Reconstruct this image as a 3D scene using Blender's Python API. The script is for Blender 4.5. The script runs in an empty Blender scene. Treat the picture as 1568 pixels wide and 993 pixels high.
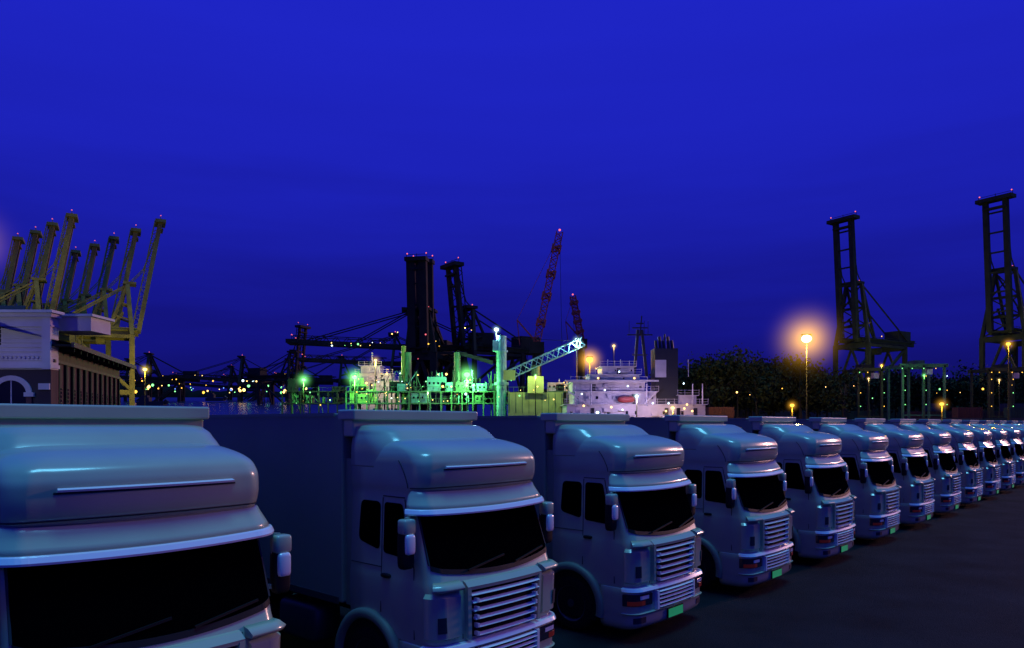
import bpy, math, random
from mathutils import Vector, Matrix
random.seed(7)
C=bpy.context.scene
F=1125.0; CAMZ=3.8
def WX(px,D): return (px-784.0)/F*D
def WZ(py,D): return CAMZ+(649.0-py)/F*D
def P(px,py,D): return Vector((WX(px,D),D,WZ(py,D)))

# ---------------- materials ----------------
def mat(name,col,rough=.5,metal=0.0,noise=0.0,nscale=3.0,emit=None,estr=0,coat=0.0,spec=.5,bump=0.0,bscale=20):
    m=bpy.data.materials.new(name); m.use_nodes=True
    nt=m.node_tree; b=nt.nodes['Principled BSDF']
    b.inputs['Base Color'].default_value=(*col,1); b.inputs['Roughness'].default_value=rough
    b.inputs['Metallic'].default_value=metal; b.inputs['Specular IOR Level'].default_value=spec
    b.inputs['Coat Weight'].default_value=coat; b.inputs['Coat Roughness'].default_value=.12
    tc=nt.nodes.new('ShaderNodeTexCoord')
    if noise>0:
        n=nt.nodes.new('ShaderNodeTexNoise'); n.inputs['Scale'].default_value=nscale; n.inputs['Detail'].default_value=6
        nt.links.new(tc.outputs['Object'],n.inputs['Vector'])
        r=nt.nodes.new('ShaderNodeValToRGB'); r.color_ramp.elements[0].position=.3; r.color_ramp.elements[1].position=.7
        r.color_ramp.elements[0].color=(*[c*(1-noise) for c in col],1); r.color_ramp.elements[1].color=(*[min(1,c*(1+noise)) for c in col],1)
        nt.links.new(n.outputs['Fac'],r.inputs['Fac']); nt.links.new(r.outputs['Color'],b.inputs['Base Color'])
    if bump>0:
        n2=nt.nodes.new('ShaderNodeTexNoise'); n2.inputs['Scale'].default_value=bscale; n2.inputs['Detail'].default_value=8
        nt.links.new(tc.outputs['Object'],n2.inputs['Vector'])
        bp=nt.nodes.new('ShaderNodeBump'); bp.inputs['Strength'].default_value=bump; bp.inputs['Distance'].default_value=.05
        nt.links.new(n2.outputs['Fac'],bp.inputs['Height']); nt.links.new(bp.outputs['Normal'],b.inputs['Normal'])
    if emit:
        b.inputs['Emission Color'].default_value=(*emit,1); b.inputs['Emission Strength'].default_value=estr
    return m
M={}
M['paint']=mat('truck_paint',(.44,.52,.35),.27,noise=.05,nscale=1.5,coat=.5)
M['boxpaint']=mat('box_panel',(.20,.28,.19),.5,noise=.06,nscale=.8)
M['glass']=mat('dark_glass',(.0008,.0008,.0015),.06,spec=.0)
M['chrome']=mat('chrome',(.95,.98,.95),.2,metal=.15)
M['black']=mat('black_plastic',(.008,.009,.011),.6,spec=.25)
M['panel']=mat('grille_panel',(.004,.005,.010),.6,spec=.1)
M['rubber']=mat('tyre',(.010,.010,.011),.85,bump=.3,spec=.2)
M['rim']=mat('rim',(.07,.08,.09),.45,metal=.5)
M['redlamp']=mat('tail_red',(.35,.03,.02),.3,emit=(1,.10,.05),estr=.015)
M['headlamp']=mat('headlamp_glass',(.02,.03,.04),.12,coat=.3)
M['plate']=mat('green_plate',(.03,.6,.2),.5,emit=(.02,.8,.22),estr=.16)  # slight emission makes the plate look bright, though it is no lamp
M['seam']=mat('seam',(.02,.03,.04),.8)
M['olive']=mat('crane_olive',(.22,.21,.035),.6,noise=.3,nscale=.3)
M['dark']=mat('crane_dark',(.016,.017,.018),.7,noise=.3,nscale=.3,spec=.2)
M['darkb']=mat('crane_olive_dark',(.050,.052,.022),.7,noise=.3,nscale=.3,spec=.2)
M['redst']=mat('crane_red',(.28,.035,.04),.6,noise=.2)
M['teal']=mat('teal_steel',(.16,.36,.38),.5,noise=.25,nscale=.8)
M['green']=mat('green_steel',(.07,.15,.07),.55,noise=.4,nscale=.5)
M['ygreen']=mat('yellowgreen_steel',(.36,.44,.13),.55,noise=.2,nscale=.5)
M['shipw']=mat('ship_white',(.48,.42,.5),.5,noise=.2,nscale=.5)
M['wall']=mat('plaster',(.66,.62,.60),.8,noise=.12,nscale=.5,bump=.2)
M['roof']=mat('roof_tile',(.02,.02,.02),.85,noise=.3,nscale=2,spec=.2)
M['leaf']=mat('foliage',(.022,.030,.012),.9,noise=.5,nscale=.15,spec=.1)
M['hill']=mat('hill',(.008,.010,.010),.95,noise=.4,nscale=.05,spec=.05)
M['hull']=mat('hull_dark',(.02,.02,.03),.5)
M['win']=mat('window_dark',(.01,.01,.02),.2)
M['lattice']=mat('timber_lattice',(.13,.08,.065),.8,noise=.3)
def emi(name,col,s):
    m=bpy.data.materials.new(name); m.use_nodes=True; nt=m.node_tree; nt.nodes.clear()
    e=nt.nodes.new('ShaderNodeEmission'); e.inputs[0].default_value=(*col,1); e.inputs[1].default_value=s
    o=nt.nodes.new('ShaderNodeOutputMaterial'); nt.links.new(e.outputs[0],o.inputs[0]); return m
M['eW']=emi('lamp_warm',(1,.60,.17),4); M['eY']=emi('lamp_yellow',(1,.5,.06),2.8)
M['eG']=emi('lamp_green',(.25,1,.30),2.4); M['eC']=emi('lamp_cool',(.65,.9,1),4); M['eR']=emi('lamp_red',(1,.15,.2),1.6)
M['eB']=emi('lamp_blue',(.15,.3,1),1.8); M['eS']=emi('lamp_bright',(1,.85,.45),9)
def brick():
    m=mat('brick',(.12,.06,.05),.85); nt=m.node_tree; b=nt.nodes['Principled BSDF']
    t=nt.nodes.new('ShaderNodeTexBrick'); t.inputs['Scale'].default_value=2.0
    t.inputs['Color1'].default_value=(.13,.06,.05,1); t.inputs['Color2'].default_value=(.08,.04,.04,1); t.inputs['Mortar'].default_value=(.05,.04,.04,1)
    tc=nt.nodes.new('ShaderNodeTexCoord'); nt.links.new(tc.outputs['Object'],t.inputs['Vector']); nt.links.new(t.outputs['Color'],b.inputs['Base Color']); return m
M['brick']=brick()
M['asphalt']=mat('asphalt',(.013,.013,.018),.9,noise=.4,nscale=.6,bump=.6,bscale=40,spec=.08)
M['water']=mat('sea',(.008,.012,.03),.25,bump=.8,bscale=.4)
contcols=[(.07,.014,.012),(.012,.03,.06),(.05,.025,.008),(.015,.035,.025),(.04,.04,.045),(.05,.015,.012)]
for i,c in enumerate(contcols): M['c%d'%i]=mat('container_%d'%i,c,.7,noise=.25,nscale=.6)

# ---------------- mesh builder ----------------
class MB:
    def __init__(s): s.v=[];s.f=[];s.m=[];s.mats=[];s.sm=[]
    def mi(s,k):
        if k not in s.mats: s.mats.append(k)
        return s.mats.index(k)
    def add(s,vs,fs,k,smooth=False):
        o=len(s.v); s.v+= [tuple(x) for x in vs]; i=s.mi(k)
        for f in fs: s.f.append(tuple(a+o for a in f)); s.m.append(i); s.sm.append(smooth)
    def box(s,c,d,k,rot=None):
        c=Vector(c); h=[x/2 for x in d]; vs=[]
        for x in(-1,1):
            for y in(-1,1):
                for z in(-1,1):
                    p=Vector((x*h[0],y*h[1],z*h[2]))
                    if rot: p=rot@p
                    vs.append(c+p)
        s.add(vs,[(0,1,3,2),(4,6,7,5),(0,4,5,1),(2,3,7,6),(0,2,6,4),(1,5,7,3)],k)
    def beam(s,a,b,w,h,k):
        a=Vector(a);b=Vector(b);d=b-a;L=d.length
        if L<1e-5:return
        d.normalize(); up=Vector((0,0,1)) if abs(d.z)<.95 else Vector((0,1,0))
        x=d.cross(up).normalized(); y=x.cross(d).normalized()
        vs=[]
        for p in(a,b):
            for i,j in((-1,-1),(1,-1),(1,1),(-1,1)): vs.append(p+x*i*w/2+y*j*h/2)
        s.add(vs,[(0,1,2,3),(4,7,6,5),(0,4,5,1),(1,5,6,2),(2,6,7,3),(3,7,4,0)],k)
    def cyl(s,a,b,r0,r1,k,n=16,cap=True,smooth=True):
        a=Vector(a);b=Vector(b);d=(b-a).normalized(); up=Vector((0,0,1)) if abs(d.z)<.95 else Vector((0,1,0))
        x=d.cross(up).normalized(); y=x.cross(d)
        vs=[]
        for p,r in((a,r0),(b,r1)):
            for i in range(n):
                t=2*math.pi*i/n; vs.append(p+(x*math.cos(t)+y*math.sin(t))*r)
        s.add(vs,[(i,(i+1)%n,n+(i+1)%n,n+i) for i in range(n)],k,smooth)
        if cap:
            s.add(vs[:n],[tuple(range(n-1,-1,-1))],k); s.add(vs[n:],[tuple(range(n))],k)
    def sph(s,c,r,k,nu=12,nv=8,e=1.0,smooth=True):
        c=Vector(c); r=(r,r,r) if not hasattr(r,'__len__') else r
        pw=lambda t:math.copysign(abs(t)**e,t)
        vs=[];fs=[]
        for j in range(nv+1):
            ph=-math.pi/2+math.pi*j/nv
            for i in range(nu):
                th=2*math.pi*i/nu
                vs.append(c+Vector((r[0]*pw(math.cos(ph))*pw(math.cos(th)),r[1]*pw(math.cos(ph))*pw(math.sin(th)),r[2]*pw(math.sin(ph)))))
        for j in range(nv):
            for i in range(nu):
                fs.append((j*nu+i,j*nu+(i+1)%nu,(j+1)*nu+(i+1)%nu,(j+1)*nu+i))
        s.add(vs,fs,k,smooth)
    def grid(s,rows,k,smooth=True,close=False):
        n=len(rows[0]);vs=[p for r in rows for p in r];fs=[]
        R=len(rows)
        for j in range(R if close else R-1):
            j2=(j+1)%R
            for i in range(n-1): fs.append((j*n+i,j*n+i+1,j2*n+i+1,j2*n+i))
        s.add(vs,fs,k,smooth)
    def lattice(s,a,b,w,n,t,k):
        a=Vector(a);b=Vector(b);d=(b-a).normalized(); up=Vector((0,0,1)) if abs(d.z)<.95 else Vector((0,1,0))
        x=d.cross(up).normalized(); y=x.cross(d).normalized()
        cs=[(-1,-1),(1,-1),(1,1),(-1,1)]
        pt=lambda i,c:a+(b-a)*(i/n)+(x*c[0]+y*c[1])*(w/2)
        for c in cs: s.beam(pt(0,c),pt(n,c),t*1.4,t*1.4,k)
        for i in range(n):
            for q in range(4):
                c0,c1=cs[q],cs[(q+1)%4]
                if i%2: c0,c1=c1,c0
                s.beam(pt(i,c0),pt(i+1,c1),t,t,k)
    def mesh(s,name):
        me=bpy.data.meshes.new(name); me.from_pydata(s.v,[],s.f)
        for k in s.mats: me.materials.append(M[k])
        me.polygons.foreach_set('material_index',s.m); me.polygons.foreach_set('use_smooth',s.sm)
        me.update(); return me
def obj(name,me,parent=None,loc=(0,0,0),rz=0):
    if isinstance(me,MB): me=me.mesh(name)
    o=bpy.data.objects.new(name,me); C.collection.objects.link(o); o.location=loc; o.rotation_euler[2]=rz
    if parent: o.parent=parent
    return o
import bmesh
def fixn(me):
    b=bmesh.new(); b.from_mesh(me); bmesh.ops.remove_doubles(b,verts=b.verts,dist=1e-4); bmesh.ops.recalc_face_normals(b,faces=b.faces); b.to_mesh(me); b.free(); return me

# ---------------- truck ----------------
CAB=[(.93,.00,1.19,.09,.24,.20),(1.30,.02,1.215,.09,.22,.19),(1.70,.0,1.215,.10,.22,.19),(1.80,-.03,1.205,.10,.22,.19),
(2.30,-.20,1.19,.10,.20,.18),(2.72,-.35,1.175,.11,.20,.18),(2.88,-.37,1.17,.11,.21,.19),(2.97,-.29,1.185,.12,.22,.21),(3.22,-.25,1.185,.12,.22,.22),
(3.32,-.26,1.178,.13,.24,.25),(3.43,-.34,1.15,.14,.30,.32),(3.51,-.54,1.10,.14,.40,.42),(3.57,-.82,.99,.13,.40,.44),(3.605,-1.10,.82,.12,.36,.40),(3.62,-1.25,.5,.1,.2,.25)]
BUMP=[(.20,-.10,1.14,.10,.26,.22),(.26,.0,1.20,.10,.26,.23),(.45,.045,1.225,.10,.26,.23),(.70,.05,1.235,.10,.26,.23),(.88,.045,1.235,.10,.26,.23),(.94,.01,1.22,.1,.26,.23)]
SPOI=[(3.20,-.80,1.186,.15,.45,.28),(3.50,-.92,1.178,.15,.45,.30),(3.64,-1.06,1.15,.15,.46,.34),(3.735,-1.22,1.11,.14,.40,.38),(3.78,-1.40,1.02,.1,.3,.4),(3.79,-1.55,.90,.06,.2,.3)]
def lv(K,z):
    z=max(K[0][0],min(K[-1][0],z))
    for i in range(len(K)-1):
        if z<=K[i+1][0]:break
    p0=K[max(0,i-1)];p1=K[i];p2=K[i+1];p3=K[min(len(K)-1,i+2)]
    h=p2[0]-p1[0]; t=(z-p1[0])/h; out=[]
    for j in range(1,6):
        def sl(a,b): return (b[j]-a[j])/(b[0]-a[0]) if b[0]!=a[0] else 0
        m1=sl(p1,p2) if p0 is p1 else .5*(sl(p0,p1)+sl(p1,p2))
        m2=sl(p1,p2) if p3 is p2 else .5*(sl(p1,p2)+sl(p2,p3))
        out.append((2*t**3-3*t**2+1)*p1[j]+(t**3-2*t**2+t)*h*m1+(-2*t**3+3*t**2)*p2[j]+(t**3-t**2)*h*m2)
    return out
def S(K,xb,z,v,off=0.0):
    f,w,B,Rx,Ry=lv(K,z); a=abs(v); sg=1 if v>=0 else -1; y0=w-Ry
    if a<=.4:
        y=a/.4*y0; x=f-B*(y/w)**2; n=Vector((1,2*B*y/w/w)).normalized()
    elif a<=.6:
        ph=(a-.4)/.2*math.pi/2; y=y0+Ry*math.sin(ph); x=f-B*(y0/w)**2-Rx*(1-math.cos(ph)); n=Vector((math.cos(ph),math.sin(ph)))
    else:
        q=(a-.6)/.4; x1=f-B*(y0/w)**2-Rx; x=x1+(xb-x1)*q; y=w; n=Vector((0,1))
    return Vector((x+n.x*off,sg*(y+n.y*off),z))
VS=[-1,-.9,-.8,-.7,-.65]+[-.6+.0222*i for i in range(10)]+[-.4+.04*i for i in range(1,20)]
VS=VS+[.4+.0222*i for i in range(10)]+[.65,.7,.8,.9,1]
VS=sorted(set(round(x,4) for x in VS))
def loft(mb,K,xb,n,k,captop=True,capbot=True):
    rows=[]
    z0,z1=K[0][0],K[-1][0]
    for j in range(n+1):
        z=z0+(z1-z0)*(1-(1-j/n)**1.3); rows.append([S(K,xb,z,v) for v in VS])
    mb.grid(rows,k)
    N=len(VS)
    mb.add([(r[0],r[-1])[q] for r in rows for q in(0,1)],[(2*j,2*j+1,2*j+3,2*j+2) for j in range(n)],k)
    if captop: mb.add(rows[-1],[tuple(range(N))],k,True)
    if capbot: mb.add(rows[0],[tuple(range(N-1,-1,-1))],k)
def sweep(mb,K,xb,prof,v0,v1,nv,k,smooth=False,zf=None):
    rows=[]
    for z,o in prof:
        row=[]
        for i in range(nv+1):
            v=v0+(v1-v0)*i/nv; zz=z+(zf(v,z) if zf else 0); row.append(S(K,xb,zz,v,o))
        rows.append(row)
    mb.grid(rows,k,smooth,close=True)
    mb.add([r[0] for r in rows],[tuple(range(len(rows)))],k); mb.add([r[-1] for r in rows],[tuple(range(len(rows)-1,-1,-1))],k)
def sheet(mb,K,xb,zlo,zhi,v0,v1,nv,nz,off,k):
    rows=[]
    for j in range(nz+1):
        row=[]
        for i in range(nv+1):
            v=v0+(v1-v0)*i/nv; a=zlo(v) if callable(zlo) else zlo; b=zhi(v) if callable(zhi) else zhi
            row.append(S(K,xb,a+(b-a)*j/nz,v,off))
        rows.append(row)
    mb.grid(rows,k)
XB=-1.84
cab=MB(); loft(cab,CAB,XB,100,'paint'); cabm=fixn(cab.mesh('cab'))
spo=MB(); loft(spo,SPOI,-1.86,34,'paint'); spom=fixn(spo.mesh('roof_spoiler'))
bum=MB(); loft(bum,BUMP,-.74,24,'paint')
sweep(bum,BUMP,-.74,[(.895,.0),(.90,.07),(.95,.075),(.965,.0)],-.58,.58,60,'chrome')
sweep(bum,BUMP,-.74,[(.50,.0),(.50,.03),(.515,.04),(.53,.0)],-.60,.60,60,'paint')
bumm=fixn(bum.mesh('bumper'))
vis=MB()
zf=lambda v,z:-.03*(1-(v/.56)**2)
sweep(vis,CAB,XB,[(2.93,-.01),(2.915,.04),(2.86,.085),(2.76,.135),(2.70,.16),(2.69,.14),(2.78,.06),(2.88,-.01)],-.55,.55,70,'paint',True,zf=zf)
sweep(vis,CAB,XB,[(2.70,.135),(2.702,.168),(2.69,.182),(2.645,.195),(2.625,.185),(2.63,.16)],-.555,.555,70,'chrome',False,zf=zf)
vism=fixn(vis.mesh('sun_visor'))
tr=MB()
sweep(tr,CAB,XB,[(3.205,-.01),(3.205,.03),(3.225,.038),(3.242,-.01)],-.33,.33,50,'chrome')
sweep(tr,CAB,XB,[(3.185,-.005),(3.185,.006),(3.204,.006),(3.204,-.005)],-.34,.34,50,'seam')
sweep(tr,CAB,XB,[(2.945,-.005),(2.945,.006),(2.958,.006),(2.958,-.005)],-.58,.58,60,'seam')
for sg in(-1,1):
    for i in range(6):
        tr.beam(S(CAB,XB,2.95+i*.06,sg*(.60+i*.012),.003),S(CAB,XB,3.01+i*.06,sg*(.612+i*.012),.003),.012,.01,'seam')
trm=tr.mesh('roof_trim')
g=MB()
wl=lambda v:1.83+.13*(abs(v)/.5)**2
sheet(g,CAB,XB,wl,2.80,-.50,.50,60,14,.008,'glass')
sweep(g,CAB,XB,[(1.79,.0),(1.79,.014),(1.85,.014),(1.85,.0)],-.50,.50,60,'black',zf=lambda v,z:.13*(abs(v)/.5)**2)
def sidepoly(mb,pts,sg,off,k):
    vs=[]
    for x,z in pts: vs.append((x,sg*(lv(CAB,z)[1]+off),z))
    mb.add(vs,[tuple(range(len(vs)))],k)
def rpoly(pts,r=.06,n=5):
    out=[];N=len(pts)
    for i in range(N):
        p=Vector(pts[i]);a=Vector(pts[i-1]);b=Vector(pts[(i+1)%N])
        A=p+(a-p).normalized()*r;B=p+(b-p).normalized()*r
        for j in range(n+1):
            t=j/n; out.append(tuple(A*(1-t)**2+p*2*t*(1-t)+B*t*t))
    return out
for sg in(-1,1):
    sidepoly(g,rpoly([(-.54,2.02),(-1.10,2.06),(-1.10,2.74),(-.72,2.74)]),sg,.009,'glass')
    sidepoly(g,rpoly([(-1.18,2.08),(-1.66,2.18),(-1.62,2.74),(-1.18,2.74)],.09),sg,.009,'glass')
glm=g.mesh('windows')
d=MB()
d.grid([[S(CAB,XB,z,-.27+.54*i/30,.006) for i in range(31)] for z in(1.0,1.2,1.4,1.6,1.66)],'panel')
for i,z in enumerate((1.02,1.13,1.24,1.35,1.46,1.56)):
    vv=.222+.008*i
    sweep(d,CAB,XB,[(z,.03),(z-.004,.085),(z+.006,.10),(z+.030,.05),(z+.030,.03)],-vv,vv,30,'chrome')
sweep(d,CAB,XB,[(1.63,.0),(1.635,.085),(1.68,.10),(1.74,.04),(1.75,0)],-.285,.285,36,'paint')
for sg in(-1,1):
    sweep(d,CAB,XB,[(.99,.0),(.99,.08),(1.66,.095),(1.66,.0)],sg*.262,sg*.285,3,'paint')
    sweep(d,CAB,XB,[(1.0,.0),(1.0,.006),(1.72,.006),(1.72,.0)],sg*.295,sg*.30,2,'seam')
    sweep(d,CAB,XB,[(1.66,.0),(1.665,.11),(1.70,.13),(1.75,.07),(1.77,.0)],sg*.31,sg*.50,12,'paint',True)
    sweep(d,CAB,XB,[(1.03,.0),(1.06,.055),(1.58,.055),(1.63,.0)],sg*.32,sg*.57,16,'paint')
    sweep(d,CAB,XB,[(1.14,.054),(1.14,.062),(1.34,.062),(1.34,.054)],sg*.42,sg*.48,6,'seam')
    for z in (1.03,1.14,1.25,1.36,1.47): sweep(d,CAB,XB,[(z,.03),(z,.105),(z+.05,.105),(z+.05,.03)],sg*.218,sg*.232,2,'chrome')
d.grid([[S(BUMP,-.74,z,-.25+.50*i/30,.008) for i in range(31)] for z in(.54,.64,.74,.86)],'panel')
for z in(.565,.635,.705,.775,.835):
    sweep(d,BUMP,-.74,[(z,.02),(z-.003,.065),(z+.004,.075),(z+.020,.04),(z+.020,.02)],-.235,.235,24,'chrome')
for sg in(-1,1):
    sweep(d,BUMP,-.74,[(.53,.0),(.54,.07),(.86,.07),(.87,.0)],sg*.24,sg*.262,3,'chrome')
    sweep(d,BUMP,-.74,[(.64,.0),(.65,.025),(.84,.025),(.85,.0)],sg*.30,sg*.59,26,'headlamp')
    sweep(d,BUMP,-.74,[(.66,.024),(.66,.032),(.735,.032),(.735,.024)],sg*.38,sg*.55,14,'redlamp')
    sweep(d,BUMP,-.74,[(.76,.024),(.76,.03),(.82,.03),(.82,.024)],sg*.34,sg*.44,8,'chrome')
    sweep(d,BUMP,-.74,[(.34,.0),(.34,.01),(.44,.01),(.44,.0)],sg*.36,sg*.50,8,'seam')
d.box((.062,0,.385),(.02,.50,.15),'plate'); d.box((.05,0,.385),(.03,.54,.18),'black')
dm=d.mesh('grille_and_lamps')
sd=MB()
def side_line(x0,z0,x1,z1,sg,w=.014,k='seam'):
    a=Vector((x0,sg*(lv(CAB,z0)[1]+.002),z0));b=Vector((x1,sg*(lv(CAB,z1)[1]+.002),z1)); sd.beam(a,b,w,w,k)
for sg in(-1,1):
    side_line(-.46,1.0,-.46,1.90,sg);side_line(-.46,1.90,-.68,2.8,sg);side_line(-1.14,1.25,-1.14,2.8,sg);side_line(-.68,2.82,-1.14,2.82,sg)
    side_line(-1.15,1.86,-1.82,1.86,sg,.01)
    sd.sph((-1.02,sg*1.225,1.76),(.10,.03,.03),'black',10,6,.6)
    cx,cz=-1.40,.52
    n=24; ring=[];ro=.74;ri=.60
    for (r,y) in((ri,1.08),(ri,1.27),(ri+.03,1.295),(ro-.03,1.295),(ro,1.26),(ro,1.08)):
        ring.append([Vector((cx+r*math.cos(t),sg*y,cz+r*math.sin(t))) for t in [math.radians(-12+204*i/n) for i in range(n+1)]])
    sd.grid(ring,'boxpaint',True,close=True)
    ar=[(cx+(ri+.01)*math.cos(math.radians(360*i/32)),sg*1.225,cz+(ri+.01)*math.sin(math.radians(360*i/32))) for i in range(32) if math.sin(math.radians(360*i/32))>-.45]
    ar.sort(key=lambda p:(math.atan2(p[2]-cz,p[0]-cx)+math.pi/2+.001)%(2*math.pi))
    sd.add(ar,[tuple(range(len(ar)))],'black')
    for z in(.42,.70): sd.box((-.80,sg*1.08,z),(.26,.22,.04),'black')
    my=sg*1.39
    sd.sph((-.40,my,2.20),(.075,.095,.25),'black',16,10,.35)
    sd.sph((-.385,my,2.49),(.08,.10,.10),'paint',16,10,.35)
    sd.sph((-.345,my,2.27),(.06,.075,.13),'chrome',16,10,.35)
    sd.beam((-.50,sg*1.14,2.60),(-.40,my,2.58),.035,.05,'paint')
    sd.beam((-.50,sg*1.17,2.02),(-.40,my,2.04),.035,.05,'paint')
    sd.cyl((-.43,sg*1.32,2.0),(-.43,sg*1.32,2.60),.02,.02,'chrome',8)
    a=S(CAB,XB,1.98,sg*.505,.012);b=S(CAB,XB,2.64,sg*.505,.012); sd.beam(a,b,.02,.02,'seam')
    sd.box((-1.92,sg*1.14,2.25),(.20,.03,2.1),'boxpaint')
for y0 in(-.55,.25):
    a=S(CAB,XB,1.87,y0/.9*.4,.03); b=S(CAB,XB,1.99,(y0+.62)/.9*.4,.03); sd.beam(a,b,.02,.025,'black')
sd.box((-1.4,0,.75),(1.9,1.5,.5),'black')
sdm=sd.mesh('cab_side_parts')
def bevbox(c,dm_,r,k,seg=4,smooth=False):
    b=bmesh.new(); bmesh.ops.create_cube(b,size=1)
    for v in b.verts: v.co=Vector((c[0]+v.co.x*dm_[0],c[1]+v.co.y*dm_[1],c[2]+v.co.z*dm_[2]))
    bmesh.ops.bevel(b,geom=b.edges[:],offset=r,segments=seg,affect='EDGES',profile=.5)
    b.verts.index_update()
    m=MB(); m.add([v.co.copy() for v in b.verts],[tuple(v.index for v in f.verts) for f in b.faces],k,smooth)
    b.free(); return m
BL=8.6
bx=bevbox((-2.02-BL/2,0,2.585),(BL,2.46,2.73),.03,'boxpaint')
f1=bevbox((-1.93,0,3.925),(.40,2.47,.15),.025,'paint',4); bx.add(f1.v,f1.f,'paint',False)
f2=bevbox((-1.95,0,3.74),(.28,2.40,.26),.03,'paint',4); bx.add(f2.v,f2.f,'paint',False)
for y in(-1.236,1.236):
    bx.beam((-2.1,y,1.25),(-10.6,y,1.25),.02,.10,'rim')
    bx.beam((-2.2,y,3.93),(-10.6,y,3.93),.02,.05,'boxpaint')
bxm=bx.mesh('cargo_box')
ch=MB()
for y in(-.42,.42): ch.box((-6.2,y,.98),(8.6,.09,.26),'black')
for x in(-3,-4.2,-5.4,-6.6,-9.6): ch.box((x,0,1.16),(.12,2.3,.10),'black')
for sg in(-1,1):
    ch.sph((-3.3,sg*.95,.75),(.55,.27,.30),'rim',16,10,.35)
    for z in(.55,.80): ch.box((-5.4,sg*1.16,z),(2.6,.03,.10),'rim')
    for x in(-4.3,-5.4,-6.5): ch.box((x,sg*1.14,.85),(.05,.03,.6),'black')
    for cx in(-7.6,-8.95):
        r=[]
        for rr,y in((.58,1.22),(.58,.62),(.60,.62),(.60,1.22)): r.append([Vector((cx+rr*math.cos(math.radians(10+16*i)),sg*y,.52+rr*math.sin(math.radians(10+16*i)))) for i in range(11)])
        ch.grid(r,'black',True,close=True)
chm=ch.mesh('chassis')
def wheel(mb,x,y,sg):
    R=.51
    prof=[(0,.05),(.12,.05),(.14,.09),(.20,.10),(.22,.02),(.29,.02),(.30,.13),(.33,.145),(.44,.15),(.49,.13),(.51,.09),(.51,-.15),(.3,-.15)]
    n=28; rows=[]
    for r,o in prof: rows.append([Vector((x+r*math.cos(2*math.pi*i/n),y+sg*o,R+r*math.sin(2*math.pi*i/n))) for i in range(n+1)])
    mb.grid(rows[:8],'rim'); mb.grid(rows[7:],'rubber')
    for i in range(10):
        t=2*math.pi*i/10; mb.cyl((x+.17*math.cos(t),y+sg*.09,R+.17*math.sin(t)),(x+.17*math.cos(t),y+sg*.125,R+.17*math.sin(t)),.016,.016,'chrome',6)
    mb.cyl((x,y+sg*.04,R),(x,y+sg*.15,R),.085,.07,'rim',14)
wh=MB()
for sg in(-1,1):
    wheel(wh,-1.40,sg*1.09,sg)
    for cx in(-7.6,-8.95): wheel(wh,cx,sg*1.04,sg); wheel(wh,cx,sg*.70,sg)
whm=wh.mesh('wheels')
ang=math.atan2(-.673,.740)
for n in range(1,20):
    t=n+1.008
    e=bpy.data.objects.new('box_truck',None); C.collection.objects.link(e)
    e.location=(3.057*t-9.313,3.355*t,0); e.rotation_euler[2]=ang
    for nm,me in(('cab',cabm),('roof_spoiler',spom),('bumper',bumm),('sun_visor',vism),('roof_trim',trm),('windows',glm),('grille_and_lamps',dm),('cab_side_parts',sdm),('cargo_box',bxm),('chassis',chm),('wheels',whm)):
        obj(nm,me,e)

# ---------------- ground, water ----------------
gm=MB(); gm.add([(-3000,-60,0),(3000,-60,0),(3000,4000,0),(-3000,4000,0)],[(0,1,2,3)],'asphalt'); obj('ground',gm)
wm=MB(); wm.grid([[(WX(120,D)+(WX(900,D)-WX(120,D))*i/20,D,z) for i in range(21)] for D,z in((210,.02),(400,WZ(634,400)),(700,WZ(617,700)),(1000,WZ(609,1000)))],'water',False); obj('sea_water',wm)

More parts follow.
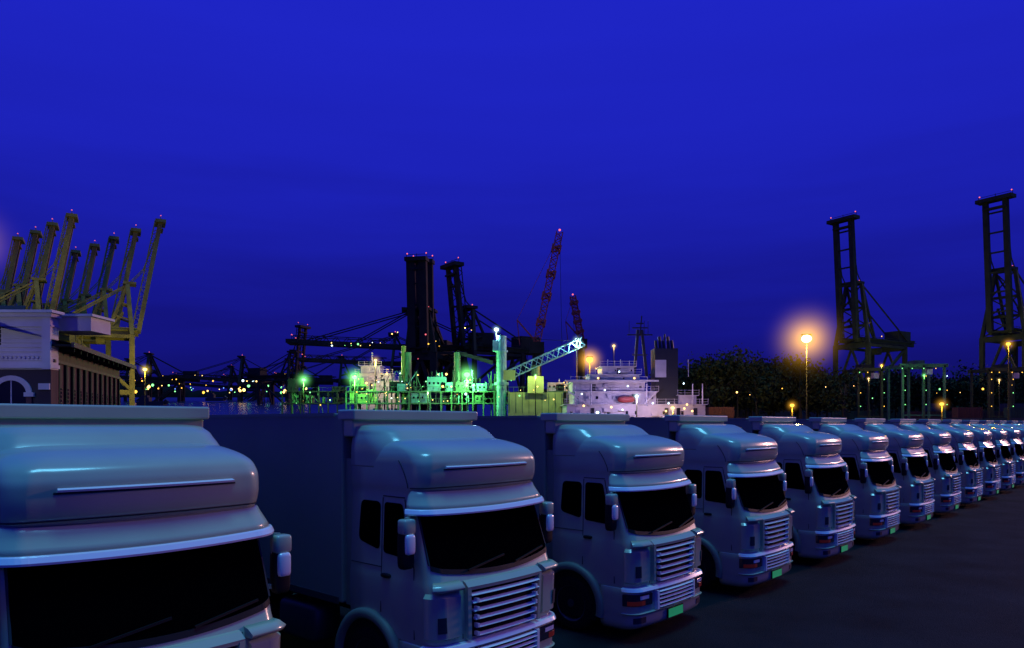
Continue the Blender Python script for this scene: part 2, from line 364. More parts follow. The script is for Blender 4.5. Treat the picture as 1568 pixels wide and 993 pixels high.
# ---------------- cranes ----------------
def crane(name,k,boom=83,H=46,apex=76,L=60,gauge=30,back=15,width=18,fat=1.0,lights=True,g3=3.5):
    m=MB(); w=width/2; t=1.7*fat
    for x in(0,gauge):
        for y in(-w,w): m.beam((x,y,0),(x,y,H),t,t,k); m.box((x,y,1.5),(5,3,3),k)
        m.beam((x,-w,5),(x,w,5),t,t,k); m.beam((x,-w,H-1),(x,w,H-1),t*.9,2.4*fat,k); m.beam((x,-w,H*.40),(x,w,H*.40),t*.7,t*.7,k)
        m.beam((x,-w,H*.42),(x,0,H*.95),t*.5,t*.5,k); m.beam((x,w,H*.42),(x,0,H*.95),t*.5,t*.5,k)
    for y in(-w,w):
        m.beam((0,y,H*.40),(gauge,y,H*.40),t,t,k); m.beam((0,y,H*.42),(gauge,y,H*.96),t*.6,t*.6,k)
        m.beam((0,y,H-1),(gauge,y,H-1),t*.7,t*.7,k)
    for y in(-g3,g3):
        m.beam((-3,y,H+2),(gauge+back,y,H+2),1.3*fat,2.4*fat,k)
        m.beam((0,y*w/g3,H),(2,y,apex),t*.8,t*.8,k)
        m.beam((gauge*.42,y,H+2),(2,y,apex),t*.55,t*.55,k)
        m.beam((2,y,apex),(gauge+back-4,y,H+3),.5*fat,.5*fat,k)
        m.beam((4,y,H+(apex-H)*.45),(gauge*.42,y,H+2),t*.4,t*.4,k)
        m.beam((1,y*1.5,H+(apex-H)*.3),(gauge*.30,y,H+(apex-H)*.38),t*.35,t*.35,k)
        m.beam((2,y,H+(apex-H)*.6),(gauge*.17,y,H+(apex-H)*.62),t*.35,t*.35,k)
    n=int((gauge+back)/5)
    for i in range(n+1): m.beam((i*5-1,-g3,H+2),(i*5-1,g3,H+2),.7,.8,k)
    fs=(0,.3,.6,1.0)
    for a_,b_ in zip(fs,fs[1:]):
        z0=H+(apex-H)*a_;z1=H+(apex-H)*b_;ya=w+(g3-w)*a_;yb=w+(g3-w)*b_
        m.beam((2*a_,-ya,z0),(2*b_,yb,z1),.45*fat,.45*fat,k); m.beam((2*a_,ya,z0),(2*b_,-yb,z1),.45*fat,.45*fat,k)
        m.beam((2*b_,-yb,z1),(2*b_,yb,z1),t*.6,t*.6,k)
    m.box((1,0,apex+.8),(6,9,1.2),k)
    m.box((gauge+back*.55,0,H+6),(11,8,5.5),k); m.box((gauge+back-2,0,H+3.6),(7,9,1),k)
    m.box((gauge*.55,-2.5,H-3),(4,3,3.2),k)
    for y in(-g3-1.5,g3+1.5):
        m.beam((-2,y,H+2.5),(gauge+back,y,H+2.5),.9,.25,k); m.beam((-2,y,H+3.8),(gauge+back,y,H+3.8),.15,.15,k)
        for i in range(int((gauge+back)/2.5)): m.beam((i*2.5,y,H+2.5),(i*2.5,y,H+3.8),.12,.12,k)
    m.lattice((gauge-3,w,4),(gauge-3,w,H),2.4,12,.22,k)
    a=math.radians(boom); d=Vector((-math.cos(a),0,math.sin(a))); h=Vector((-3,0,H+2)); nrm=Vector((math.sin(a),0,math.cos(a)))
    for y in(-g3,g3):
        Y=Vector((0,y,0)); m.beam(h+Y,h+Y+d*L,1.5*fat,2.0*fat,k)
        m.beam(h+Y+nrm*3.2,h+Y+nrm*2.6+d*L,.35*fat,.35*fat,k)
        nn=int(L/5)
        for i in range(nn): m.beam(h+Y+d*(i*5),h+Y+nrm*3+d*((i+.5)*5),.25,.25,k); m.beam(h+Y+nrm*3+d*((i+.5)*5),h+Y+d*((i+1)*5),.25,.25,k)
        if boom<30:
            for f in(.45,.92): m.beam((2,y,apex),tuple(h+Y+d*L*f),.45,.45,k)
        else:
            m.beam((2,y,apex),tuple(h+Y+d*L*.55+nrm*3.5),.4,.4,k); m.beam(tuple(h+Y+d*L*.55+nrm*3.5),tuple(h+Y+d*L*.95),.4,.4,k)
    for i in range(int(L/9)+1): m.beam(h+Vector((0,-g3,0))+d*i*9,h+Vector((0,g3,0))+d*i*9,.7,.7,k)
    tip=h+d*L; m.box(tip,(5,g3*3.6,1.6),k); m.box(tip+Vector((0,0,-4)),(2.5,g3*2.4,.8),k)
    for yy in(-1,0,1): m.beam(tip+Vector((0,yy*g3*1.7,.6)),tip+Vector((0,yy*g3*1.7,2.6)),.2,.2,k)
    m.beam(tip+Vector((0,-g3*1.7,2.2)),tip+Vector((0,g3*1.7,2.2)),.18,.18,k)
    if lights:
        for y in(-g3*1.6,g3*1.6): m.sph(tip+Vector((0,y,2.6)),.30,'eR',6,4)
        m.sph((gauge*.5,-g3-2,H+4.4),.24,'eY',6,4)
        m.sph((2,-3,apex+2),.28,'eR',6,4)
    return m.mesh(name)
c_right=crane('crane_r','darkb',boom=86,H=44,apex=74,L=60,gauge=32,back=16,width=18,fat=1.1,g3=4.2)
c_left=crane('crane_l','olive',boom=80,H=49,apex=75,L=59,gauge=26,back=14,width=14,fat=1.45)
c_hor=crane('crane_h','dark',boom=2,H=36,apex=54,L=46,gauge=26,back=14,width=16,fat=.9)
c_up=crane('crane_u','dark',boom=84,H=36,apex=55,L=36,gauge=26,back=14,width=16,fat=1.0)
c_fat=crane('crane_f','dark',boom=86,H=34,apex=52,L=37,gauge=26,back=14,width=12,fat=1.7,g3=2.6)
c_far=crane('crane_far','dark',boom=4,H=38,apex=60,L=50,gauge=26,back=14,width=16,fat=1.3)
NM='ship_to_shore_crane'
def place(me,px,D,heading,sc=1.0):
    o=obj(NM,me,None,(WX(px,D),D,0),math.radians(heading)); o.scale=(sc,)*3; return o
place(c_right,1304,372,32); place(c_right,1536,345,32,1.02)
for px,D in((202,380),(166,398),(134,415),(106,432),(78,448)): place(c_left,px,D,180+28,1.0)
for px,D in((64,370),(36,386),(12,402),(-14,416)): place(c_left,px,D,180+28,1.0)
place(c_hor,622,330,8); place(c_hor,600,420,8)
place(c_up,712,330,35)
place(c_fat,644,315,80); place(c_fat,652,340,84,1.06)
place(c_up,810,420,30,.6)
for px,D,s in((226,760,1.25),(196,790,1.2),(368,760,1.2),(440,790,1.2),(352,850,1.15),(520,760,1.2)): place(c_far,px,D,12,s)
place(c_up,452,620,160,1.15)

def luff(base,tip,w,k='redst',name='luffing_crane'):
    m=MB(); b=Vector(base);t=Vector(tip)
    m.lattice(b,t,w,26,w*.11,k)
    m.box((b.x,b.y,b.z-2),(5,5,4),'dark'); m.cyl((b.x,b.y,0),(b.x,b.y,b.z-4),2,1.6,'dark',12)
    back=b+Vector((-7,0,8)); m.beam(b,back,.5,.5,k); m.beam(back,b+(t-b)*.97,.15,.15,k); m.beam(back,b+Vector((-6,0,-1)),.3,.3,k)
    m.beam(t,(t.x+.8,t.y,b.z-2),.14,.14,'dark'); m.sph(t+Vector((0,0,.8)),.4,'eR',6,4)
    for f in(.18,.42,.62,.85):
        c=b+(t-b)*f; m.lattice(c-(t-b)*.03,c+(t-b)*.03,w*1.25,2,w*.22,k)
    return obj(name,m)
luff(P(822,525,260),P(857,356,260),2.2); luff(P(890,520,330),P(877,454,330),2.4)

# ---------------- lamps ----------------
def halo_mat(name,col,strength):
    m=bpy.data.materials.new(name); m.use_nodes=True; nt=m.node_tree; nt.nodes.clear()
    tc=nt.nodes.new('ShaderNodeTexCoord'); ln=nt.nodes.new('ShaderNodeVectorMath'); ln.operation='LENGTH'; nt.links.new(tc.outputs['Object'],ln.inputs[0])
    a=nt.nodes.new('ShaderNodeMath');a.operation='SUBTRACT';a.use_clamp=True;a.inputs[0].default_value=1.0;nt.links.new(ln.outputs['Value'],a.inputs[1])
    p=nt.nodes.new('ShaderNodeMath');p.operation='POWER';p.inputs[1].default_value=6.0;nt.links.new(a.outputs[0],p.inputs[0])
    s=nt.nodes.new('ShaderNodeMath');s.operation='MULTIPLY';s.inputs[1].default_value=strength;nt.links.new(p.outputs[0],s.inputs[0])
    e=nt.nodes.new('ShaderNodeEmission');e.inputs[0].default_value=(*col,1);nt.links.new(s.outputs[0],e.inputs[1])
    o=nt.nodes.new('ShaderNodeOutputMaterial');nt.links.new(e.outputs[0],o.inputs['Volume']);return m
LC={'Y':(1,.46,.04),'W':(1,.62,.28),'G':(.22,1,.25),'C':(.5,.85,1),'V':(.75,.62,1),'S':(1,.47,.02),'O':(1,.72,.08)}
def lamp(px,py,D,key,r,R,power,hs=3.0,name='floodlight_mast',col=None):
    p=P(px,py,D); e=bpy.data.objects.new(name,None); C.collection.objects.link(e); e.location=(p.x,p.y,0)
    m=MB(); m.cyl((0,0,0),(0,0,p.z),.16,.07,'darkb',10); m.box((0,0,p.z+r*.85),(r*2.0,r*1.0,r*.25),'darkb'); obj('mast',m,e)
    b=MB(); b.sph((0,0,p.z),(r,r,r*.8),'e'+(key if key in 'YWGCS' else 'W'),14,10); obj('lamp_head',b,e)
    l=bpy.data.lights.new('lamp_light','POINT'); l.energy=power; l.color=col or LC[key]; l.shadow_soft_size=r*1.2; lo=bpy.data.objects.new('lamp_light',l); C.collection.objects.link(lo); lo.parent=e; lo.location=(0,-r*1.2,p.z-r*2.3)
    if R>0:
        h=MB(); h.sph((0,0,0),1.0,'eY',20,14); me=h.mesh('lamp_halo'); me.materials.clear(); me.materials.append(halo_mat('halo_emission',LC[key],hs/R)); o=obj('lamp_halo',me,e,(0,0,p.z)); o.scale=(R,R,R)  # emissive volume sphere imitating the bloom around the lamp
lamp(1235,519,150,'S',.95,12,20000,6.5,'street_lamp',(1,.6,.15))
lamp(903,551,150,'Y',.65,5,4000,9)
lamp(715,574,150,'G',.6,4.4,9000,8)
lamp(543,578,150,'G',.5,4,6500,8)
lamp(465,582,170,'G',.45,3.6,4500,7)
lamp(760,505,150,'C',.45,1.8,3000,4)
lamp(883,521,150,'C',.4,1.8,4500,4)
lamp(1213,621,110,'Y',.3,1.7,1000,4,'street_lamp'); lamp(1442,619,130,'Y',.35,2.2,1500,4,'street_lamp')
lamp(1544,527,150,'Y',.4,2.4,3000,4,'street_lamp')
lamp(940,530,200,'W',.35,1.8,1200,3,'street_lamp')
lamp(222,566,345,'O',.9,5,28000,4,'street_lamp')
lamp(1030,625,128,'W',.3,1.6,1600,4,'street_lamp')
lamp(-50,370,300,'Y',1.5,30,24000,2.4,col=(1,.75,.1))
lamp(975,607,128,'C',.3,1.6,2600,4,col=LC['V'])
lamp(915,632,118,'C',.25,1.0,2000,3,col=LC['V'])
lamp(-200,500,50,'W',.2,1.0,900,2,'street_lamp',(.70,.70,1))  # unseen lamp added off-frame left to brighten the building facade
lamp(1350,560,330,'Y',.5,2.5,16000,3,col=(.9,.95,.2))
lamp(1575,560,300,'Y',.5,2.5,9000,3,col=(.95,.9,.2))
lamp(820,575,143,'G',.15,1.0,2200,3,col=(.8,1,.35))
lamp(655,600,146,'G',.15,1.0,1600,3,col=(.6,1,.5))

# ---------------- ship & superstructures ----------------
rw=random.Random(11)
def deckhouse(m,x0,x1,y0,y1,z0,z1,k,win=True,rail=True,sp=1.6):
    m.box(((x0+x1)/2,(y0+y1)/2,(z0+z1)/2),(x1-x0,y1-y0,z1-z0),k)
    m.box(((x0+x1)/2,(y0+y1)/2,z1+.06),(x1-x0+.8,y1-y0+.8,.12),k)
    if win:
        n=max(1,int((x1-x0)/sp))
        for i in range(n):
            if rw.random()<.55: m.box((x0+(i+.5)*(x1-x0)/n,y0-.02,z0+(z1-z0)*.55),(sp*.28,.06,(z1-z0)*.2),'win')
        for i in range(int(n/3)): x=rw.uniform(x0+1,x1-1); m.box((x,y0-.03,z0+(z1-z0)*.42),(.7,.08,(z1-z0)*.8),rw.choice(('win',k,'hull')))
        for i in range(int(n/2)): x=rw.uniform(x0+1,x1-1); m.box((x,y0-.25,z0+(z1-z0)*rw.uniform(.2,.7)),(rw.uniform(.3,1.4),.5,rw.uniform(.2,.8)),k)
    if rail:
        for h in(.5,1.0): m.beam((x0-.4,y0-.4,z1+h),(x1+.4,y0-.4,z1+h),.05,.05,k)
        n=int((x1-x0)/1.5)+1
        for i in range(n+1): m.box((x0-.4+i*(x1-x0+.8)/n,y0-.4,z1+.6),(.06,.06,1.0),k)
e=bpy.data.objects.new('cargo_ship',None); C.collection.objects.link(e)
D=135
X=lambda px:WX(px,D); Z=lambda py:WZ(py,D)
m=MB()
m.box((X(985),D+12,2.2),(44,14,4.4),'hull')
deckhouse(m,X(868),X(1080),D,D+14,Z(648),Z(620),'shipw')
deckhouse(m,X(880),X(1006),D+.8,D+13,Z(620),Z(600),'shipw')
deckhouse(m,X(1042),X(1068),D+.8,D+13,Z(620),Z(606),'shipw')
deckhouse(m,X(878),X(990),D+1.6,D+12,Z(600),Z(585),'shipw')
deckhouse(m,X(905),X(982),D+2.4,D+11,Z(585),Z(573),'shipw',sp=1.1)
deckhouse(m,X(925),X(975),D+3,D+10,Z(573),Z(560),'shipw',sp=.9)
m.beam((X(866),D+1,Z(583)),(X(1010),D+1,Z(583)),.5,.3,'shipw')
for px in(880,905,1060,1075,990): m.cyl((X(px),D-.3,Z(622)),(X(px),D-.3,Z(588)),.15,.1,'shipw',8)
m.sph((X(958),D-.6,Z(612)),(1.6,.7,.6),'redst',14,8,.6)
m.beam((X(870),D-.3,Z(600)),(X(905),D-.3,Z(622)),.25,.25,'shipw'); m.beam((X(1006),D-.3,Z(600)),(X(985),D-.3,Z(620)),.25,.25,'shipw')
obj('superstructure',m,e)
m=MB()
m.box((X(1024),D+4,(Z(630)+Z(532))/2),(X(1042)-X(1006),4,Z(532)-Z(630)),'hull')
m.box((X(1015),D+1.95,(Z(577)+Z(550))/2),(X(1024)-X(1007),.12,Z(550)-Z(577)),'shipw')
m.box((X(1034),D+1.95,(Z(577)+Z(560))/2),(X(1042)-X(1027),.12,Z(560)-Z(577)),'hull')
for i,px in enumerate((1012,1018,1024,1031,1037)): m.cyl((X(px),D+4,Z(532)),(X(px)-.2,D+4,Z(518-6*(i%2))),.32,.28,'hull',10)
m.cyl((X(1022),D+4,Z(532)),(X(1025),D+4,Z(508)),.2,.15,'hull',8)
obj('funnel',m,e)
m=MB()
m.beam((X(978),D+5,Z(575)),(X(984),D+5,Z(500)),.5,.5,'hull');m.beam((X(998),D+5,Z(575)),(X(990),D+5,Z(500)),.5,.5,'hull')
m.beam((X(987),D+5,Z(510)),(X(990),D+5,Z(478)),.2,.2,'hull')
for py,w in((497,12),(508,20),(490,6),(540,12)): m.beam((X(987-w),D+5,Z(py)),(X(987+w),D+5,Z(py)),.22,.22,'hull')
for px in(970,1000,994): m.beam((X(px),D+5,Z(508)),(X(px),D+5,Z(486)),.08,.08,'hull')
for px in(955,1062,935): m.beam((X(px),D+4,Z(575)),(X(px),D+4,Z(548)),.12,.12,'shipw')
obj('radar_mast',m,e)
m=MB()
for px,py in((925,598),(947,570),(960,592),(998,618),(952,628),(1045,588),(890,604),(1022,618)): m.sph((X(px),D-1.0,Z(py)),.15,'eC',8,6)
for px,py in((893,622),(1018,630),(1050,620),(915,580),(1046,626),(1058,630),(935,624),(970,580)): m.sph((X(px),D-1.0,Z(py)),.18,'eW',8,6)
obj('deck_lights',m,e)

e=bpy.data.objects.new('deck_crane',None); C.collection.objects.link(e)
D=150
m=MB(); m.cyl((WX(768,D),D,0),(WX(768,D),D,WZ(515,D)),1.05,1.0,'teal',20)
m.cyl((WX(768,D),D,WZ(590,D)),(WX(768,D),D,WZ(586,D)),1.5,1.5,'teal',20); m.cyl((WX(768,D),D,WZ(540,D)),(WX(768,D),D,WZ(537,D)),1.3,1.3,'teal',20)
m.box((WX(760,D),D,WZ(530,D)),(1.4,1.6,2.2),'teal')
for i in range(26): m.box((WX(768,D)-.9,D-.9,1.5+i*.62),(.5,.08,.06),'green')
obj('column',m,e)
m=MB(); m.lattice(P(776,576,D),P(893,523,D),1.7,14,.16,'teal'); m.beam(P(768,518,D),P(893,523,D),.08,.08,'dark')
m.beam(P(893,523,D),P(893,600,D),.08,.08,'dark'); m.box(P(780,575,D),(2.4,2,2),'ygreen')
obj('jib',m,e)
def clutter(name,px0,px1,ytop,D,keys,seed,n=26,base=640):
    rnd=random.Random(seed); m=MB(); x0,x1=WX(px0,D),WX(px1,D)
    zt=WZ(ytop,D)
    lv_=[WZ(base-22,D),WZ(base-40,D)]
    for z in lv_:
        if z<zt: m.box(((x0+x1)/2,D+2.5,z),(x1-x0,5,.25),keys[0]); m.beam((x0,D,z+1),(x1,D,z+1),.07,.07,keys[0])
        for i in range(int((x1-x0)/1.2)): m.box((x0+i*1.2,D,z+.5),(.07,.07,1),keys[0])
    for i in range(int((x1-x0)/2.2)+1): m.box((x0+i*2.2,D+.1,lv_[-1]/2),(.28,.28,lv_[-1]),keys[0])
    for i in range(n):
        x=rnd.uniform(x0,x1); k=rnd.choice(keys); t=rnd.random(); z0=rnd.choice([0]+lv_)
        if t<.35: m.beam((x,D+rnd.uniform(.5,4),z0),(x,D+1,rnd.uniform(lv_[-1],zt)),.25,.25,k)
        elif t<.6:
            w=rnd.uniform(1.2,4);h=rnd.uniform(1,3); m.box((x,D+2,z0+h/2+.15),(w,2.5,h),k)
            if w>2:
                for q_ in range(int(w/.9)): m.box((x-w/2+.5+q_*.9,D+.73,z0+h*.6),(.4,.06,.5),'win')
        elif t<.75: m.cyl((x,D+1.5,z0+.1),(x,D+1.5,z0+rnd.uniform(1.5,4)),rnd.uniform(.3,.8),.4,k,12)
        else: m.beam((x,D+1,z0),(x+rnd.uniform(-5,5),D+1,rnd.uniform(lv_[-1],zt)),.14,.14,k)
    return obj(name,m)
clutter('dock_platform',610,780,565,152,['green','dark','teal','dark','green'],1,90)
clutter('dock_platform',530,615,565,156,['green','dark','dark','ygreen'],2,40)
clutter('dock_platform',840,885,580,156,['green','dark','shipw'],3,16)
clutter('workboat',432,520,592,176,['dark','green','dark'],4,24)
m=MB(); D=148
m.box(((WX(778,D)+WX(862,D))/2,D+3,WZ(601,D)/2),(WX(862,D)-WX(778,D),6,WZ(601,D)),'ygreen')
for i in range(9): m.box((WX(780+i*10,D),D-.06,WZ(618,D)),(.12,.1,4),'green')
m.beam((WX(778,D),D,WZ(593,D)),(WX(862,D),D,WZ(593,D)),.08,.08,'green')
for i in range(12): m.box((WX(779+i*7.5,D),D,WZ(597,D)),(.07,.07,1.0),'green')
m.box(P(820,590,D),(3.2,3,3.4),'ygreen'); m.cyl(P(820,600,D+2),P(820,560,D+2),.9,.9,'green',14)
obj('barge',m)
m=MB(); D=158
m.box(P(742,600,D),(5,4,3.2),'teal'); 
for i in range(4): m.box(P(727+i*10,600,D-2.05),(.15,.1,3.2),'green')
for px in(625,700): m.cyl((WX(px,D),D,0),P(px,540,D),.8,.7,'green',14)
m.cyl((WX(618,D),D,0),P(618,530,D),.55,.5,'olive',12); m.beam(P(700,540,D),P(755,556,D),.8,.8,'dark'); obj('pipe_rack',m)
m=MB(); D=172
deckhouse(m,WX(545,D),WX(612,D),D,D+8,0,WZ(600,D),'shipw'); deckhouse(m,WX(540,D),WX(608,D),D+.6,D+7,WZ(600,D),WZ(584,D),'shipw',sp=1.1); deckhouse(m,WX(545,D),WX(598,D),D+1.2,D+6,WZ(584,D),WZ(572,D),'shipw',sp=1); deckhouse(m,WX(550,D),WX(580,D),D+1.8,D+6,WZ(572,D),WZ(560,D),'shipw',sp=1)
m.beam(P(570,560,D+3),P(570,540,D+3),.25,.25,'shipw')
obj('supply_ship',m)
lamp(575,552,163,'W',.3,2.2,6000,3,col=(1,.8,.35)); lamp(605,592,160,'W',.3,1.6,2500,4)

# ---------------- colonial building ----------------
e=bpy.data.objects.new('customs_building',None); C.collection.objects.link(e)
D=60; xr=WX(78,D); xl=xr-26
m=MB()
zt=WZ(486,D); zm=WZ(566,D)
m.box(((xl+xr)/2,D+.5,(zt+zm)/2),(xr-xl,1,zt-zm),'wall')
m.box(((xl+xr)/2,D+.5,zm/2),(xr-xl,1,zm),'brick')
m.box(((xl+xr)/2,D+.35,zt+.15),(xr-xl+.5,1.4,.3),'wall'); m.box(((xl+xr)/2,D+.25,zt+.42),(xr-xl+.9,1.7,.22),'wall')
m.box(((xl+xr)/2,D+.45,zt-.7),(xr-xl+.2,1.2,.15),'wall')
m.box(((xl+xr)/2,D+.42,zm+.25),(xr-xl+.2,1.24,.3),'wall')
for i in range(8): m.box(((xl+xr)/2,D+.47,zm+.75+i*.36),(xr-xl+.06,1.1,.035),'wall')
for i in range(40): m.sph((xr-.7-i*.36,D-.05,zm+.95),(.13,.06,.13),'wall',8,4)
m.box((xr-.3,D-.08,(zt+zm)/2),(.7,.2,zt-zm),'wall')
m.box((xr-.5,D-.05,zm-1.4),(.9,.2,.5),'wall')
obj('facade',m,e)
m=MB()
for cx in(WX(18,D),WX(18,D)-6,WX(18,D)-12):
    pts_o=[];pts_i=[]
    for i in range(17):
        t=math.pi*i/16; pts_o.append(Vector((cx+1.7*math.cos(t),D-.12,zm-2.0+1.5*math.sin(t)))); pts_i.append(Vector((cx+1.25*math.cos(t),D-.12,zm-2.0+1.1*math.sin(t))))
    m.grid([pts_o,pts_i],'wall',False); m.grid([pts_o,[p+Vector((0,.2,0)) for p in pts_o]],'wall',False)
    m.add([(cx-1.25,D-.03,1),(cx+1.25,D-.03,1)]+[(p.x,D-.03,p.z) for p in pts_i],[tuple(range(19))],'win')
    m.box((cx,D-.06,zm-2.6),(.08,.06,3.4),'wall')
    for sg in(-1,1): m.box((cx+sg*1.48,D-.05,zm-3.5),(.45,.2,3),'brick'); m.box((cx+sg*1.5,D-.08,zm-2.05),(.8,.26,.35),'wall')
obj('arched_windows',m,e)
m=MB()
A=Vector((xr,D+.3,0));B=Vector((WX(183,84),84,0)); dr=(B-A).normalized(); nr=Vector((dr.y,-dr.x,0)); L=(B-A).length
def q(s,o,z): return A+dr*s+nr*o+Vector((0,0,z))
def wallbox(s0,s1,o0,o1,z0,z1,k):
    vs=[q(s,o,z) for s in(s0,s1) for o in(o0,o1) for z in(z0,z1)]
    m.add(vs,[(0,1,3,2),(4,6,7,5),(0,4,5,1),(2,3,7,6),(0,2,6,4),(1,5,7,3)],k)
ze=WZ(530,D)
wallbox(0,L,-1,0,0,ze,'brick'); wallbox(0,L,0,.12,ze-1.3,ze-1.05,'lattice'); wallbox(0,L,0,.10,3.2,3.5,'lattice')
wallbox(-.3,L+.8,-.2,1.5,ze,ze+.18,'roof'); wallbox(-.3,L+.8,1.4,1.6,ze-.05,ze+.35,'lattice')
n=12
for i in range(n):
    s=1+i*(L-2)/(n-1); wallbox(s-.16,s+.16,0,.2,.2,ze-1.3,'roof')
    for j in range(9): wallbox(s+.3,s+1.3,0,.06,3.8+j*.34,3.92+j*.34,'lattice')
    for j in range(3): wallbox(s+.45+j*.35,s+.5+j*.35,0,.09,3.7,6.8,'lattice')
    wallbox(s-.12,s+.12,0,1.3,ze-.35,ze-.02,'roof')
obj('side_wing',m,e)
m=MB()
r1=[q(-.3,1.5,ze+.2),q(L+.8,1.5,ze+.2)]; r2=[q(-.3,-7,ze+2.2),q(L+.8,-7,ze+2.2)]
m.add([r1[0],r1[1],r2[1],r2[0]],[(0,1,2,3)],'roof')
m.add([q(.9,1.5,ze+.2),q(.9,-7,ze+2.2),q(.9,-7,ze)],[(0,1,2)],'roof')
m.add([q(.9,-7,ze+2.2),q(L,-7,ze+2.2),q(L,-15,ze),q(.9,-15,ze)],[(0,1,2,3)],'roof')
for i in range(60):
    s=.9+i*(L-.2)/59; m.beam(q(s,1.5,ze+.25),q(s,-7,ze+2.25),.12,.1,'roof')
m.box((xr+.6,D+3.2,zt-.3),(3.4,3,1.2),'wall'); m.box((xr+.6,D+3.2,zt+.4),(3.9,3.5,.2),'wall')
m.box((xr-3,D+5,zt+.2),(7,6,1.0),'roof')
m.add([(xr-14,D+1.2,zt+.55),(xr-3,D+1.2,zt+.55),(xr-8,D+9,zt+2.4),(xr-14,D+9,zt+2.4)],[(0,1,2,3)],'roof')
obj('roof',m,e)

# ---------------- trees, hills, containers ----------------
def trees(name,x0,x1,Dd,hmin,hmax,n,seed,leaf=.9,per=420):
    r=random.Random(seed); m=MB(); vs=[];fs=[]
    for i in range(n):
        x=x0+(x1-x0)*(i+r.random()*.8)/n; y=Dd+r.uniform(-12,12); h=r.uniform(hmin,hmax); cr=h*r.uniform(.26,.36)
        m.cyl((x,y,0),(x+r.uniform(-.5,.5),y,h*.6),.4,.18,'dark',7)
        blobs=[(Vector((x+r.uniform(-1,1)*cr*.8,y+r.uniform(-1,1)*cr*.6,h*r.uniform(.45,.88))),cr*r.uniform(.35,.6)) for _ in range(9)]
        for b,_ in blobs: m.beam((x,y,h*.45),b,.18,.18,'dark')
        for _ in range(per):
            b,br=r.choice(blobs); d_=Vector((r.gauss(0,1),r.gauss(0,1),r.gauss(0,.8))).normalized()*br*r.uniform(.3,1.1); c=b+d_
            u=Vector((r.gauss(0,1),r.gauss(0,1),r.gauss(0,1))).normalized(); w=u.cross(Vector((r.gauss(0,1),r.gauss(0,1),r.gauss(0,1)))).normalized(); s=leaf*r.uniform(.4,1)
            o=len(vs); vs+= [c-u*s,c+w*s*.6,c+u*s,c-w*s*.6]; fs.append((o,o+1,o+2,o+3))
    m.add(vs,fs,'leaf'); return obj(name,m)
trees('distant_trees',WX(1045,200),WX(1290,200),200,18,24,24,1,.65,1000)
trees('distant_trees',WX(1300,280),WX(1600,280),280,20,27,22,2,.8,800)
def hill(name,px0,px1,D,fn,k='hill'):
    m=MB(); rows=[]
    N=80
    for j,(dy,f) in enumerate(((0,0),(10,.8),(25,1),(120,0))):
        rows.append([Vector((WX(px0+(px1-px0)*i/N,D),D+dy,max(0,WZ(fn(px0+(px1-px0)*i/N),D)*f))) for i in range(N+1)])
    m.grid(rows,k); return obj(name,m)
hill('hill',1030,1700,420,lambda x:566-10*math.sin((x-1030)/90)-5*math.sin(x/31)-3*math.sin(x/11))
hill('far_shore',100,800,1180,lambda x:599-2*math.sin(x/23)-2*math.sin(x/9)-(10 if x<280 else 0))
def cont_stack(px0,px1,D,tiers,seed):
    r=random.Random(seed); m=MB(); x=WX(px0,D); x1=WX(px1,D)
    while x<x1:
        L=r.choice((6.1,12.2,12.2)); h=r.randint(max(1,tiers-2),tiers)
        for t in range(h):
            k='c%d'%r.randint(0,5); zc=2.6*t+1.3; m.box((x+L/2,D+1.2,zc),(L-.1,2.4,2.52),k)
            for i in range(int(L/.6)): m.box((x+.3+i*.6,D-.04,zc),(.2,.1,2.1),k)
            for sx in(.12,L-.12): m.box((x+sx,D-.05,zc),(.18,.16,2.54),k)
        x+=L+.3
    return obj('container_stack',m)
cont_stack(1085,1270,175,3,1); cont_stack(1270,1600,180,3,2); cont_stack(1120,1300,230,4,3); cont_stack(1300,1640,240,4,4)
r_=random.Random(5)
def gantry(px0,px1,ytop,D,k='green',cols=4,lc='GGGYC'):
    m=MB(); x0,x1=WX(px0,D),WX(px1,D); z=WZ(ytop,D)
    for i in range(cols):
        x=x0+(x1-x0)*i/(cols-1); 
        for yy in(D,D+8): m.beam((x,yy,0),(x,yy,z),.6,.6,k)
        m.beam((x,D,z),(x,D+8,z),.6,.6,k)
        for z2 in(.45,.65,.85): m.sph((x+.45,D-.6,z*z2),.14,'e'+r_.choice(lc),6,4)
    for yy in(D,D+8): m.beam((x0-1,yy,z),(x1+1,yy,z),.6,1.0,k)
    m.box(((x0+x1)/2,D+4,z+.9),(3,4,1.6),k); m.box(((x0+x1)/2+2,D+1,z-1.8),(1.6,1.6,1.6),'shipw')
    m.beam((x0,D,z*.3),(x1,D,z*.3),.4,.4,k)
    for i in range(int((x1-x0)/3)): m.sph((x0+i*3+r_.uniform(-.5,.5),D-.6,z-.9),.14,'e'+r_.choice(lc),6,4)
    return obj('rubber_tyred_gantry',m)
gantry(1314,1350,566,215,'darkb',2,'YYG'); gantry(1382,1446,560,215,'green',3); gantry(1514,1580,566,215,'darkb',3,'YYG')
lamp(1415,575,207,'G',.2,1.5,1100,4)
lamp(1330,580,207,'W',.2,1.2,900,3); lamp(1530,582,207,'W',.2,1.2,900,3)
def lights(name,specs,seed):
    r=random.Random(seed); m=MB()
    for px0,px1,py0,py1,D,n,cols,rad in specs:
        for i in range(n):
            D2=D*r.uniform(.97,1.03); m.sph(P(r.uniform(px0,px1),r.uniform(py0,py1),D2),rad*(.4+1.0*r.random()**4),'e'+r.choice(cols),6,4)
    return obj(name,m)
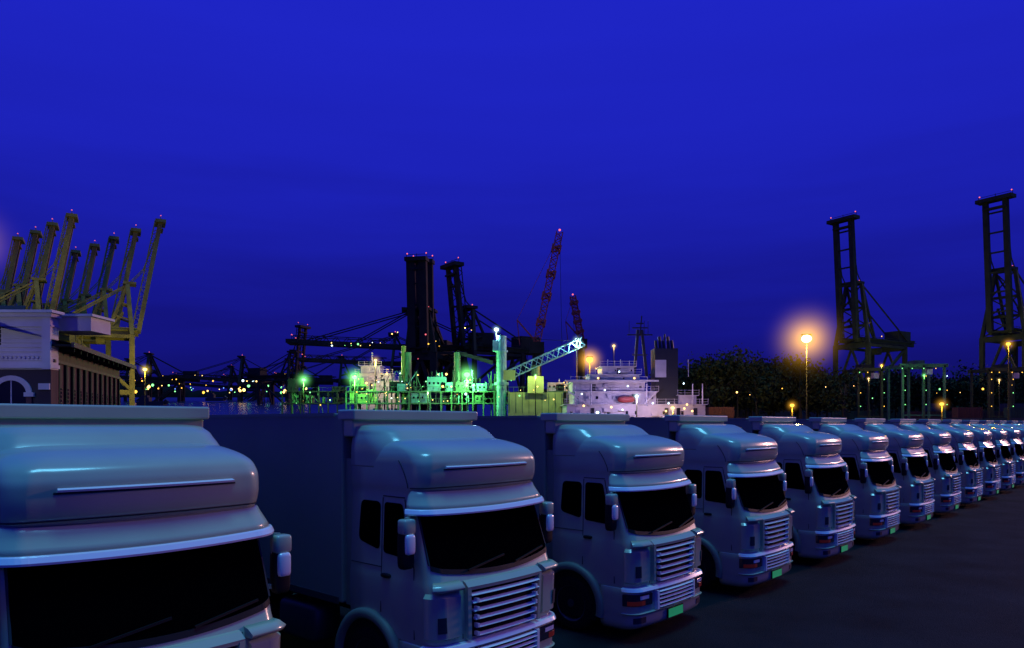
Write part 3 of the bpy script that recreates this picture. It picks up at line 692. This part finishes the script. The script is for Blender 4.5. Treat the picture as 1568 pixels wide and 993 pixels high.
lights('harbour_lights',[(190,470,590,602,740,44,'YYWWGB',1.2),(190,330,574,592,740,14,'YWR',.9),(370,440,582,586,740,14,'WWC',.9),
(480,600,524,530,322,14,'WCWG',.38),(540,620,566,620,150,22,'WWWYC',.20),(620,780,572,622,148,28,'GWWWYC',.19),
(780,870,580,615,145,10,'GWY',.2),(600,780,500,560,310,10,'WYGR',.36),(1090,1290,586,606,172,4,'YW',.2),(1290,1568,585,612,176,7,'YYWG',.2),
(1170,1250,579,581,230,9,'CW',.24),(432,520,600,622,172,8,'WGY',.2)],3)
for px,py,D,s in((232,618,600,1.0),(330,612,720,.8)):
    m=MB(); b=P(px,py,D); m.box(b,(22*s,6,3),'hull'); m.box(b+Vector((-5*s,0,3.2)),(8*s,5,3.4),'hull'); m.box(b+Vector((-5*s,0,5.6)),(5*s,4,1.6),'hull'); m.beam(b+Vector((-5*s,0,6)),b+Vector((-5*s,0,11)),.4,.4,'hull'); m.beam(b+Vector((11*s,0,0)),b+Vector((13*s,0,2.6)),3,3,'hull')
    obj('tug_boat',m)

# ---------------- world ----------------
w=bpy.data.worlds.new('World'); C.world=w; w.use_nodes=True; nt=w.node_tree; nt.nodes.clear()
tc=nt.nodes.new('ShaderNodeTexCoord'); sx=nt.nodes.new('ShaderNodeSeparateXYZ'); nt.links.new(tc.outputs['Generated'],sx.inputs[0])
mp=nt.nodes.new('ShaderNodeMapping'); mp.inputs['Scale'].default_value=(1.5,1.5,14); nt.links.new(tc.outputs['Generated'],mp.inputs[0])
nz=nt.nodes.new('ShaderNodeTexNoise'); nz.inputs['Scale'].default_value=1.8; nz.inputs['Detail'].default_value=5; nt.links.new(mp.outputs[0],nz.inputs['Vector'])
ns=nt.nodes.new('ShaderNodeMath'); ns.operation='MULTIPLY_ADD'; ns.inputs[1].default_value=.14; ns.inputs[2].default_value=-.07; nt.links.new(nz.outputs['Fac'],ns.inputs[0])
ad=nt.nodes.new('ShaderNodeMath'); ad.operation='ADD'; nt.links.new(sx.outputs['Z'],ad.inputs[0]); nt.links.new(ns.outputs[0],ad.inputs[1])
rp=nt.nodes.new('ShaderNodeValToRGB'); nt.links.new(ad.outputs[0],rp.inputs[0]); cr=rp.color_ramp
def lin(c): return tuple(((v/255+.055)/1.055)**2.4 if v>10 else v/255/12.92 for v in c)
stops=[(0.0,(15,14,92)),(.06,(17,17,110)),(.13,(20,21,132)),(.22,(24,28,160)),(.33,(28,34,184)),(.48,(30,37,196)),(1,(26,33,180))]
while len(cr.elements)<len(stops): cr.elements.new(.5)
for el,(p,c) in zip(cr.elements,stops): el.position=p; el.color=(*lin(c),1)
bg=nt.nodes.new('ShaderNodeBackground'); nt.links.new(rp.outputs[0],bg.inputs[0]); bg.inputs[1].default_value=1.0
o=nt.nodes.new('ShaderNodeOutputWorld'); nt.links.new(bg.outputs[0],o.inputs[0])
def sun(name,d,col,s,ang_):
    l=bpy.data.lights.new(name,'SUN'); l.energy=s; l.color=col; l.angle=math.radians(ang_); ob=bpy.data.objects.new(name,l); C.collection.objects.link(ob)
    ob.rotation_euler=Vector(d).to_track_quat('-Z','Y').to_euler()
sun('twilight_sun',(-.14,.06,-1),(.17,.68,1.0),1.35,18)
sun('warm_fill_sun',(-.86,-.56,-.20),(1,.48,.42),.75,5)  # added warm sun tinting truck edges, standing in for unseen port lamps

cam=bpy.data.cameras.new('camera'); cam.sensor_width=36; cam.lens=F/1568*36; cam.shift_y=152.5/1568; cam.clip_end=6000; cam.clip_start=.1
co=bpy.data.objects.new('camera',cam); C.collection.objects.link(co); co.location=(0,0,CAMZ); co.rotation_euler=(math.radians(90),0,0); C.camera=co
C.view_settings.view_transform='Standard'; C.view_settings.look='None'; C.view_settings.exposure=0
